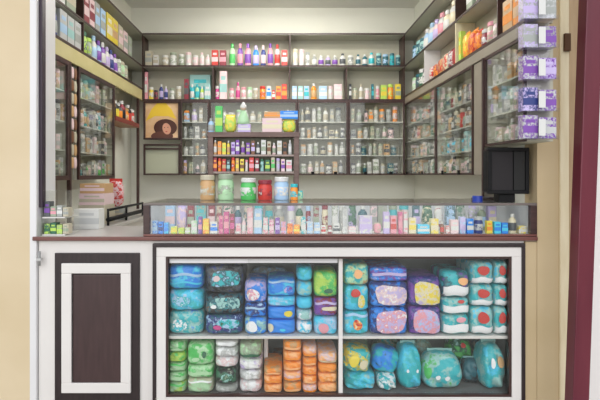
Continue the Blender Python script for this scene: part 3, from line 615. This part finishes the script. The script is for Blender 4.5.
# ------------------------------------------------------------------ products in the counter glass case
zc=CB+.0094
Yc=.03
fr=[(152,157.5,221,'carton','blue','pale blue'),(158,163,222,'carton','blue','navy'),(163.5,168.5,223,'carton','cyan','blue'),(170.5,177,227,'carton','lime','yellow'),(178,184,228,'carton','yellow','lime'),(185,190,228,'carton','lime','white'),(191,197,221,'carton','pale green','white'),(198,202,217,'carton','purple','pink'),(202.5,209,219,'carton','orange','yellow'),(210,217.5,222,'carton','white','blue'),(218.5,223,216,'carton','pink','magenta'),(223.5,229,212,'carton','magenta','pink'),(229.5,234.5,214,'carton','dark red','magenta'),(235.5,241,224,'carton','white','pink'),
 (241.5,246,218,'bottle','pale pink','white'),(247,253,208,'carton','pink','pale pink'),(254,262,209,'carton','pale blue','white'),(263,268,218,'carton','pink','white'),(269,274,220,'carton','magenta','pale pink'),(275,280,218,'carton','purple','lilac'),(281,286,222,'carton','lilac','pink'),(287,293,224,'carton','red','orange'),(293.5,300,225,'carton','orange','yellow'),(301,306,217,'carton','teal','white'),(307,313,222,'carton','white','pale blue'),(314,320,223,'carton','pale blue','white'),(321,326,226,'carton','white','red'),(328,332,226,'carton','dark red','white'),(333,340,224,'carton','white','dark grey'),
 (342.5,347,207,'carton','white','silver'),(348.5,356,227,'carton','pale pink','white'),(359.5,372.5,216,'carton','white','lilac'),(374,382,223,'pouch','beige','pink'),(383.5,390,212,'carton','lilac','white'),(390.5,397,216,'carton','pink','red'),(398.5,403,212,'carton','magenta','pink'),(403.5,408,210,'carton','pink','white'),(409,416.5,218,'carton','cream','yellow'),(417.5,430,225,'carton','cyan','white'),(431,439,219,'carton','yellow','cream'),(440.5,445,222,'bottle','brown','red'),(446,450,226,'carton','red','white'),(451,459,220,'carton','pale pink','white'),(460,466,217,'carton','pale blue','lilac'),(467,474,219,'carton','blue','white'),(475.5,484.5,217,'jar','navy','silver'),(487,493,221,'carton','yellow','orange'),(494.5,501.5,222,'carton','cyan','blue'),(502,508.5,223,'carton','blue','cyan'),(510,518,214,'bottle','cream','dark grey'),(519,527,226,'carton','yellow','white')]
row_back(fr,'front row in counter case',zc,Yc,depth=.06)
bk=rand_items_back(152,524,['grey','dark teal','sage','pale pink','white','pale blue','teal','dark red','beige','lilac','cream','dark green'],(207.5,211),(6,12),['carton','carton','bottle','jar','pouch'],77,(.5,4))
# second row stands further back, on the same board
bk=[(VX+(a-VX)*.9,VX+(b-VX)*.9,204+ (c-207)*.6,k,c1,c2) for a,b,c,k,c1,c2 in bk]
row_back(bk,'back row in counter case',zc,.19,depth=.07)

# ------------------------------------------------------------------ left end of the counter
t = thing('glass_tray_stand', 'small two tier glass stand of green boxes at counter left end', 'display stand', (gx(50,.03),.1,CB))
sx0,sx1 = EL+.006, gx(66,.03); z0=CB+.0005; z1=gz(191,.03); zm=gz(217,.03)
obj('side_pane', BX((sx0,sx0+.004,.03,.2,z0,z1)), GLASS, t); obj('side_pane', BX((sx1-.004,sx1,.03,.2,z0,z1)), GLASS, t)
obj('tier', BX((sx0+.005,sx1-.005,.03,.2,zm-.006,zm)), EDGEW, t); obj('base', BX((sx0+.005,sx1-.005,.03,.2,z0,z0+.006)), EDGEW, t)
obj('top_pane', BX((sx0,sx1,.03,.2,z1+.0003,z1+.004)), GLASS, t)
for i,(c1,c2,h) in enumerate((('lime','dark green',.05),('dark green','lime',.055),('sage','lime',.045),('beige','sage',.05))):
    product('carton', sx0+.022+i*.031, .07, z0+.0065, 0,.028,.05,h,c1,c2,'%s and %s box, %s on lower tier of glass stand'%(c1,c2,ORD[i]),'boxes in the glass stand')
for i,(c1,c2,h) in enumerate((('dark grey','purple',.075),('sage','pink',.05),('grey','white',.055),('beige','grey',.045))):
    product('carton', sx0+.022+i*.031, .07, zm+.0004, 0,.028,.05,h,c1,c2,'%s and %s box, %s on upper tier of glass stand'%(c1,c2,ORD[i]),'boxes in the glass stand')
product('carton', gx(86,.33), .38, CB, 0, 25/sc(.33), .09, 20/sc(.33), 'white','silver','plain white carton on the low counter left of black rail','cartons on the low counter')
# pink storage box + red pouch behind it
product('carton', -1.16, .72, CB, 0, .16,.20,.115,'beige','grey','beige carton on the left worktop under pink carton','cartons on the left worktop')
product('carton', -1.16, .72, CB+.116, 0, .155,.18,.07,'pale pink','beige','pale pink carton in the middle of left worktop stack','cartons on the left worktop')
product('carton', -1.16, .72, CB+.187, 0, .15,.17,.06,'tan','pale pink','tan brown carton topping the left worktop stack','cartons on the left worktop')
product('carton', -1.13, 1.0, CB, 0, .13,.12,.085,'grey','beige','low grey carton under the red pouch on left worktop','cartons on the left worktop')
product('pouch', -1.13, 1.0, CB+.0855, 0, .105,.06,.19,'red','pale pink','tall red pouch on a grey carton on left worktop','pouches on the left worktop')
# hanging sachet strips between the left cabinets
for k,yy in enumerate((.61,.655)):
    t = thing('sachet_strip', ('pink' if k==0 else 'brownish pink')+' sachet strip hanging %s the dark post on left wall'%('beside' if k==0 else 'second behind'), 'sachets', (XL-.015,yy,1.30), 'hanging sachet strips')
    bm=bmesh.new(); tube(bm,(XL-.015,yy,1.97),(XL-.015,yy,1.30),.0012,6); obj('string', bm, pm('white'), t)
    for j in range(8):
        z=1.89-j*.078; b_=superbox(.006,.020,.035,3,4); bmesh.ops.translate(b_,verts=b_.verts,vec=(XL-.005,yy,z+.03))
        obj('sachet', b_, pm(('pale pink','brown','beige','tan')[(j+k)%4]), t, True)
struct('trim_3', BX((WL+.001,WL+.02,.56,.70,CB+.001,ZB)), GREYB)

# ------------------------------------------------------------------ packs in the lower display cabinet
Yp=.045
T1=336.2   # shelf top line is gz(336.5,.03)
def zpx(z,Y): return VY-(z-H)*sc(Y)
SB=zpx(shz+.001,Yp); FB=zpx(FLz2+.001,Yp); TOPB=zpx(shz-.015,Yp)+.5
def stack(x0,x1,ys,Y,d,specs,where,group,base=None,**kw):
    kw.setdefault('zmin',(shz if base==SB else FLz2)+.0005)
    """ys: top edges from the top down; the last pack ends on `base`"""
    n=len(specs); names=ORD
    ed=list(ys)+[base]
    for i,(m,cw,emb,bands,noun) in enumerate(specs):
        pos='only' if n==1 else ('top' if i==0 else ('bottom' if i==n-1 else ('middle' if n==3 else '%s from top'%ORD[i])))
        lab='%s %s, %s in %s' % (cw,noun,pos,where)
        pack(lab, group, x0,x1,ed[i],ed[i+1],Y,d,m,emb,bands=bands,seed=hash_(x0,i),**kw)
def hash_(a,i): return int(a*7+i*13)%97
e_ = lambda u,v,a,b,m:(u,v,a,b,m)
# upper left
stack(167.5,203,[264.5,290,311.5],Yp,.30,[(pr('blue','cyan',None,18),'bright blue',[],[(.1,.3,pm('pale blue')),(-.5,-.35,pm('cyan'))],'nappy pack'),
  (pr('teal','cyan','pale blue',22),'teal and cyan',[(-.2,0,.45,.5,pr('pale blue','teal','bright white',60))],[],'nappy pack'),
  (pr('teal','pale teal','blue',22),'teal and pale',[(-.3,-.1,.4,.5,pr('bright white','teal','cyan',60))],[],'nappy pack')],'far left stack of upper shelf','blue and teal packs',base=SB)
stack(204,243,[264.5,294,315],Yp,.28,[(pr('black','dark grey','navy',30),'black and teal',[(.1,.05,.7,.55,pr('teal','dark teal','pale blue',45)),(-.35,.05,.16,.22,pm('pale pink'))],[],'pack'),
  (pr('black','dark teal','brown',30),'dark and sea green',[(.1,.15,.72,.55,pr('pale teal','dark teal','teal',45)),(-.5,-.2,.14,.2,pm('bright white'))],[],'pack'),
  (pr('dark teal','navy','pale blue',30),'dark teal and blue',[(.25,.2,.55,.5,pr('pale blue','teal','dark green',45)),(-.3,-.2,.2,.25,pm('magenta'))],[],'pack')],'dark stack of upper shelf','dark packs',base=SB)
stack(244,266.5,[281,303.5,317.5],Yp,.26,[(pr('blue','lilac',None,20),'blue and white',[(-.2,-.2,.55,.55,pr('bright white','pink','lilac',60))],[],'pack'),
  (pr('blue','navy','pale blue',20),'plain blue',[],[(.2,.5,pm('pale blue'))],'pack'),(pr('blue','pale teal',None,20),'blue and pale',[(-.3,0,.5,.6,pm('bright white'))],[],'pack')],'narrow blue stack of upper shelf','blue packs',base=SB)
stack(267,295.5,[279.5,297,307,320],Yp+.01,.26,[(pr('blue','cyan',None,14),'vivid blue',[(.5,-.1,.3,.45,pr('purple','blue','lilac',60))],[(.65,.85,pm('pale blue'))],'pack'),
  (pr('pale blue','cyan',None,14),'light blue',[],[],'pack'),(pm('blue'),'deep blue',[(.5,0,.28,.5,pm('yellow'))],[],'pack'),(pm('blue'),'blue',[(-.75,0,.2,.6,pm('cream')),(.1,-.3,.2,.2,pm('cyan'))],[],'pack')],'wide blue stack of upper shelf','blue packs',base=SB)
stack(296.5,313,[267,282.5,298,310.5,322],Yp,.20,[(pr('cyan','teal',None,20),'cyan',[],[],'roll'),(pr('cyan','pale teal',None,20),'cyan and pale teal',[],[],'roll'),(pm('cyan'),'plain cyan',[],[],'roll'),
  (pr('bright white','pale teal',None,20),'bright white',[(0,0,.5,.5,pm('pale teal'))],[],'roll'),(pr('bright white','cyan',None,20),'whitish cyan',[],[],'roll')],'cyan column of upper shelf','rolls of cotton',base=SB,n=3.4,name='cotton_roll')
stack(314,338,[272,298,317],Yp,.24,[(pr('lime','green',None,16),'lime green',[(.2,-.45,.35,.2,pm('dark green'))],[],'pack'),
  (pr('purple','dark red',None,24),'purple',[(.3,-.1,.6,.22,pm('cream'))],[(.35,.6,pm('lilac'))],'pack'),(pr('cyan','pale blue',None,18),'light blue and pink',[(-.2,-.2,.4,.6,pm('pink'))],[],'pack')],'stack beside white divider on upper shelf','packs beside the divider',base=SB)
pack('pale lilac wrapped pack standing behind the blue stacks','blue packs',250,288,268,340,Yp+.30,.08,pr('grey','pale blue','dark teal',16),wr=.02,zmin=shz+.001)
# lower left
gr=lambda a,b:(pr(a,b,None,18))
stack(167.5,185.5,[342,352.5,362.5,372.5,382.5],Yp,.30,[(gr('green','pale green'),'mid green',[],[(-.8,-.2,pm('pale green'))],'packet'),(gr('green','lime'),'bright green',[],[(-.8,-.3,pm('lime'))],'packet'),(gr('pale green','green'),'pale green',[],[(.4,.7,pm('green'))],'packet'),(gr('green','pale green'),'green banded',[],[(-.5,.3,pm('pale green'))],'packet'),(gr('pale green','lime'),'light lime',[],[(.4,.7,pm('green'))],'packet')],'left green column of lower shelf','green packets',base=FB,n=5)
stack(186.5,213,[343.5,366,378.5],Yp,.26,[(gr('green','pale green'),'large green',[(.35,.05,.16,.3,pm('dark green')),(-.3,-.4,.3,.2,pm('pale green'))],[],'packet'),(gr('green','pale green'),'flat green',[],[(-.4,.1,pm('pale green'))],'packet'),(gr('pale green','beige'),'washed green',[],[(.5,.7,pm('bright white'))],'packet')],'right green stack of lower shelf','green packets',base=FB)
stack(214,237.5,[342,347.5,358,368.5,386],Yp,.24,[(pm('bright white'),'thin white',[],[],'packet'),(gr('bright white','silver'),'bright white',[],[],'packet'),(gr('bright white','pale pink'),'whitish',[],[],'packet'),(pr('dark green','black','sage',26),'dark green',[(.1,0,.5,.5,pr('pale teal','dark green','sage',50))],[],'packet'),(gr('grey','silver'),'grey',[],[],'packet')],'white and dark column of lower shelf','white and dark packets',base=FB,n=4)
stack(238.5,262,[343.5,360,371,381.5],Yp,.24,[(gr('pale green','sage'),'pale green',[],[(-.7,-.3,pm('dark green'))],'packet'),(gr('bright white','lilac'),'plain white',[],[],'packet'),(gr('bright white','silver'),'silvery white',[],[],'packet'),(gr('bright white','pale pink'),'pinkish white',[],[],'packet')],'white column next to the orange packets','white packets',base=FB,n=4)
o3=[('pale orange','orange'),('orange','pale orange'),('pale orange','pale pink'),('orange','tan')]
def orange(x0,x1,ys,where,d=.24):
    sp=[]
    adj=['peach','light orange','soft orange','warm orange','pale orange','banded orange']
    for i in range(len(ys)):
        a,b=o3[(i+int(x0))%4]; sp.append((pr(a,b,None,18),adj[i],[],[(-.5,-.1,pm('pale orange' if a=='orange' else 'orange'))],'packet'))
    stack(x0,x1,ys,Yp,d,sp,where,'orange packets',base=FB,n=5)
orange(263.5,282.5,[368,376,384.5],'low left orange stack')
orange(283.2,302,[341.5,352,362,372,382.5],'tallest orange stack')
orange(302.6,317.4,[347.5,358,367,376,385],'narrow third orange stack')
stack(318,338,[353,364,373.5,383.5],Yp,.24,[(pr('pale orange','pale pink',None,18),'faded peach',[],[(-.9,-.4,pm('cream'))],'packet'),(gr('orange','tan'),'bright orange',[],[],'packet'),(gr('orange','pale orange'),'vivid orange',[],[],'packet'),(gr('orange','pale orange'),'golden orange',[],[],'packet')],'rightmost orange stack','orange packets',base=FB,n=5)
o=obj('card_divider', bevel(BX((gx(263,.04),gx(267,.04),.20,.36,FLz2+.0005,gz(343,.04))),.001), pm('bright white')); tag(o,'upright white card standing behind the low orange stack','card')
pack('brown grey packet lying behind the low left orange stack','orange packets',272,296,352,FB,Yp+.28,.10,pr('brown','dark grey','grey',20),wr=.02,zmin=FLz2+.001)
pack('dark wrapped bundle standing behind the rightmost orange stack','orange packets',300,332,348,FB,Yp+.28,.10,pr('brown','sage','tan',20),wr=.02,zmin=FLz2+.001)
# upper right
tl=lambda:pr('teal','cyan','pale teal',20)
stack(344,369.5,[264,286,311.5],Yp,.26,[(pr('teal','pale green','tan',22),'teal and sand',[(.1,.1,.35,.4,pm('pale orange'))],[],'baby pack'),(tl(),'teal with red',[(-.1,.45,.4,.3,pm('red')),(.35,-.2,.3,.5,pr('yellow','cream','lime',50))],[(-.9,-.6,pm('cyan'))],'baby pack'),(tl(),'cyan with red',[(.05,-.1,.35,.45,pr('red','orange','cream',60))],[(.6,.8,pm('pale blue'))],'baby pack')],'stack right of white divider','teal packs beside the divider',base=SB)
cl=lambda a,b,c:pr(a,b,c,48)
stack(370.5,408.5,[267.5,282,307.5],Yp,.28,[(pr('purple','blue','lilac',26),'purple',[],[(-.1,.3,pm('lilac'))],'nappy pack'),(pr('navy','blue',None,16),'navy and lilac',[(.08,-.02,.78,.78,cl('lilac','pale pink','bright white'))],[],'nappy pack'),(pr('navy','blue',None,16),'navy and pink',[(.08,0,.78,.8,cl('lilac','pink','bright white'))],[],'nappy pack')],'left purple stack','purple nappy packs',base=SB,n=8)
stack(409.5,441.5,[277,307],Yp,.28,[(pr('purple','navy',None,16),'purple and yellow',[(.1,-.1,.8,.78,cl('yellow','cream','lilac'))],[],'nappy pack'),(pr('purple','navy',None,16),'purple and rose',[(.05,-.03,.82,.82,cl('pink','lilac','pale blue'))],[],'nappy pack')],'right purple stack','purple nappy packs',base=SB,n=8)
wv=lambda:[(-.75,-.15,pm('bright white'))]
stack(442.5,470.5,[271,298,315],Yp,.26,[(pr('teal','dark teal','purple',18),'teal and violet',[(.45,.25,.35,.3,pm('pale orange'))],[(-.85,-.1,pm('bright white'))],'pack'),(pr('teal','pale teal',None,18),'teal and white',[(.3,.6,.25,.2,pm('red'))],[(-.7,.1,pm('bright white'))],'pack'),(pr('teal','pale teal',None,18),'pale teal and white',[(.3,.55,.35,.25,pm('pink'))],[(-.7,.1,pm('bright white'))],'pack')],'teal stack right of purple packs','teal and white packs',base=SB)
for (a,b,wh) in ((471.5,494.5,'left column of red dotted packs'),(495.3,508.5,'right column of red dotted packs')):
    stack(a,b,[261.5,285,307],Yp,.26,[(pr('teal','pale teal','cyan',22),'%s teal'%w_,[(.0,.25,.5,.42,pm('red'))],[(-.85,-.35,pm('bright white'))],'pack') for w_ in ('bright','green','pale')],wh,'red and teal packs',base=SB)
# lower right: loose bags
bg=[('sage and yellow pack lying at left of the bag heap',344,372,350,374,.0,.18,pr('teal','yellow','sage',20),(0,.12,0),'ends'),
 ('flat teal bag at the bottom left of bag heap',345,377,374,FB,0,.22,pr('teal','cyan','pale teal',18),(0,0,0),'ends'),
 ('white spotted teal pack beside flat teal bag',378.5,398,376,FB,0,.2,pr('teal','bright white','pale green',30),(0,0,0),'ends'),
 ('slanting blue green bag in the bag heap',373,400,350,374,.03,.14,pr('teal','blue','dark teal',14),(0,.2,0),'ends'),
 ('upright teal bag with two white spots',400,424,348,FB,0,.20,pr('teal','cyan',None,14),(0,0,0),'top'),
 ('big shiny teal bag in right half of heap',424,465,355,FB,.01,.17,pr('teal','pale teal','green',14),(0,0,0),'top'),
 ('green bag perched high behind the big bag',450,474,340,361,.20,.14,pr('green','dark green','pale teal',20),(0,0,0),'top'),
 ('grey green bag behind upright teal bag',402,436,340,372,.22,.14,pr('pale teal','sage','dark teal',18),(0,0,0),'top'),
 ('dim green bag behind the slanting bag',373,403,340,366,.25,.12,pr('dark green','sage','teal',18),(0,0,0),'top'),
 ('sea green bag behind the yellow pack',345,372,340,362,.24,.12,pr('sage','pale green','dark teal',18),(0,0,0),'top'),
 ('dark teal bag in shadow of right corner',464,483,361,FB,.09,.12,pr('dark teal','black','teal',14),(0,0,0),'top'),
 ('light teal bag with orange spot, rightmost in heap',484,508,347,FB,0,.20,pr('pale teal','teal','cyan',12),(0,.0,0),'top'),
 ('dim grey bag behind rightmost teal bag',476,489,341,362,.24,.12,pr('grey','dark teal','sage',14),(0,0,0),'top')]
for i,(lb,a,b,c,d_,dy,dd,m,rt_,sl) in enumerate(bg):
    emb=[]
    if 'two white' in lb: emb=[(-.4,.0,.1,.08,pm('bright white')),(.4,.0,.1,.08,pm('bright white')),(0,-.88,.6,.08,pm('pale pink'))]
    if 'orange spot' in lb: emb=[(.4,.35,.35,.22,pm('tan')),(-.3,.3,.2,.2,pm('bright white'))]
    if 'big shiny' in lb: emb=[(-.35,-.2,.12,.12,pm('bright white')),(.1,-.25,.12,.12,pm('bright white')),(-.8,.0,.15,.3,pm('green'))]
    if 'perched' in lb: emb=[(.1,.5,.25,.2,pm('red'))]
    if 'sage and yellow' in lb: emb=[(-.3,.1,.35,.5,pm('yellow')),(.4,-.1,.3,.4,pm('cream'))]
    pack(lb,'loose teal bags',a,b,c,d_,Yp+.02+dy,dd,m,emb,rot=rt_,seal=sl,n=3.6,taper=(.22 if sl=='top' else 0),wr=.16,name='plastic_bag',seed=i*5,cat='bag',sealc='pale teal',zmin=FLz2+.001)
# cartons that the high bags rest on, behind the heap
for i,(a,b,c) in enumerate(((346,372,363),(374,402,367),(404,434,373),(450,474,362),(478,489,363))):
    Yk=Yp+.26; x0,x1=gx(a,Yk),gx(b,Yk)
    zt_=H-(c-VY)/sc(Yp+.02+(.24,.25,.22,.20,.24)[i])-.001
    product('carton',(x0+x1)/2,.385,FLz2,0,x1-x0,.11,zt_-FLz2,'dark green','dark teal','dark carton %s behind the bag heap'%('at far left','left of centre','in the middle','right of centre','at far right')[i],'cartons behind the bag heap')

# ------------------------------------------------------------------ lights
def tubelight(x,y,lab):
    t = thing('tube_light', lab, 'lamp', (x,y,ZC-.05))
    obj('housing', bevel(BX((x-.6,x+.6,y-.03,y+.03,ZC-.03,ZC-.001)),.003), TRIMW, t)
    bm=bmesh.new(); tube(bm,(x-.58,y,ZC-.045),(x+.58,y,ZC-.045),.014,12)
    obj('tube', bm, mat('lit_tube',(1,.97,.90),.5,emit=38), t, True)
tubelight(0,.75,'front fluorescent tube light on the shop ceiling')
tubelight(0,1.55,'rear fluorescent tube light on the shop ceiling')
def area(loc,rot,sx,sy,e,col=(1,1,1)):
    l=bpy.data.lights.new('lamp','AREA'); l.shape='RECTANGLE'; l.size=sx; l.size_y=sy; l.energy=e; l.color=col
    o=bpy.data.objects.new('ceiling_lamp_light',l); C.objects.link(o); o.location=loc; o.rotation_euler=rot; return o
area((0,.75,ZC-.07),(0,0,0),1.2,.3,12,(1,.97,.9))
area((0,1.55,ZC-.07),(0,0,0),1.2,.3,11,(1,.97,.9))
w=bpy.data.worlds.new('daylight'); bpy.context.scene.world=w; w.use_nodes=True
nt=w.node_tree; N=nt.nodes; L=nt.links; bgn=N['Background']; tcw=N.new('ShaderNodeTexCoord'); sx=N.new('ShaderNodeSeparateXYZ'); mrw=N.new('ShaderNodeMapRange'); crw=N.new('ShaderNodeValToRGB')
mrw.inputs['From Min'].default_value=-1; mrw.inputs['From Max'].default_value=1
L.new(tcw.outputs['Generated'],sx.inputs[0]); L.new(sx.outputs['Z'],mrw.inputs['Value']); L.new(mrw.outputs[0],crw.inputs[0]); L.new(crw.outputs[0],bgn.inputs['Color'])
el=crw.color_ramp.elements; el[0].position=0; el[0].color=(.20,.19,.17,1); el[1].position=1; el[1].color=(.92,.96,1,1)
for p_,c_ in ((.47,(.17,.165,.155)),(.56,(.20,.20,.20)),(.66,(.62,.64,.67))):
    q_=el.new(p_); q_.color=(*c_,1)
bgn.inputs['Strength'].default_value=1.5
sun=bpy.data.lights.new('sky_bounce','SUN'); sun.energy=1.9; sun.angle=1.2; so=bpy.data.objects.new('soft_sun',sun); C.objects.link(so); so.rotation_euler=(math.radians(74),0,math.radians(-8)); so.location=(0,-3,4)

cam=bpy.data.cameras.new('camera'); co=bpy.data.objects.new('camera',cam); C.objects.link(co)
co.location=(0,-D,H); co.rotation_euler=(PI/2,0,0); cam.sensor_width=36; cam.lens=36*F/600; cam.shift_x=(300-VX)/600; cam.shift_y=-(200-VY)/600
cam.clip_start=.05
S=bpy.context.scene; S.camera=co
S.view_settings.view_transform='Standard'; S.view_settings.look='None'; S.view_settings.gamma=1; S.view_settings.exposure=-.10
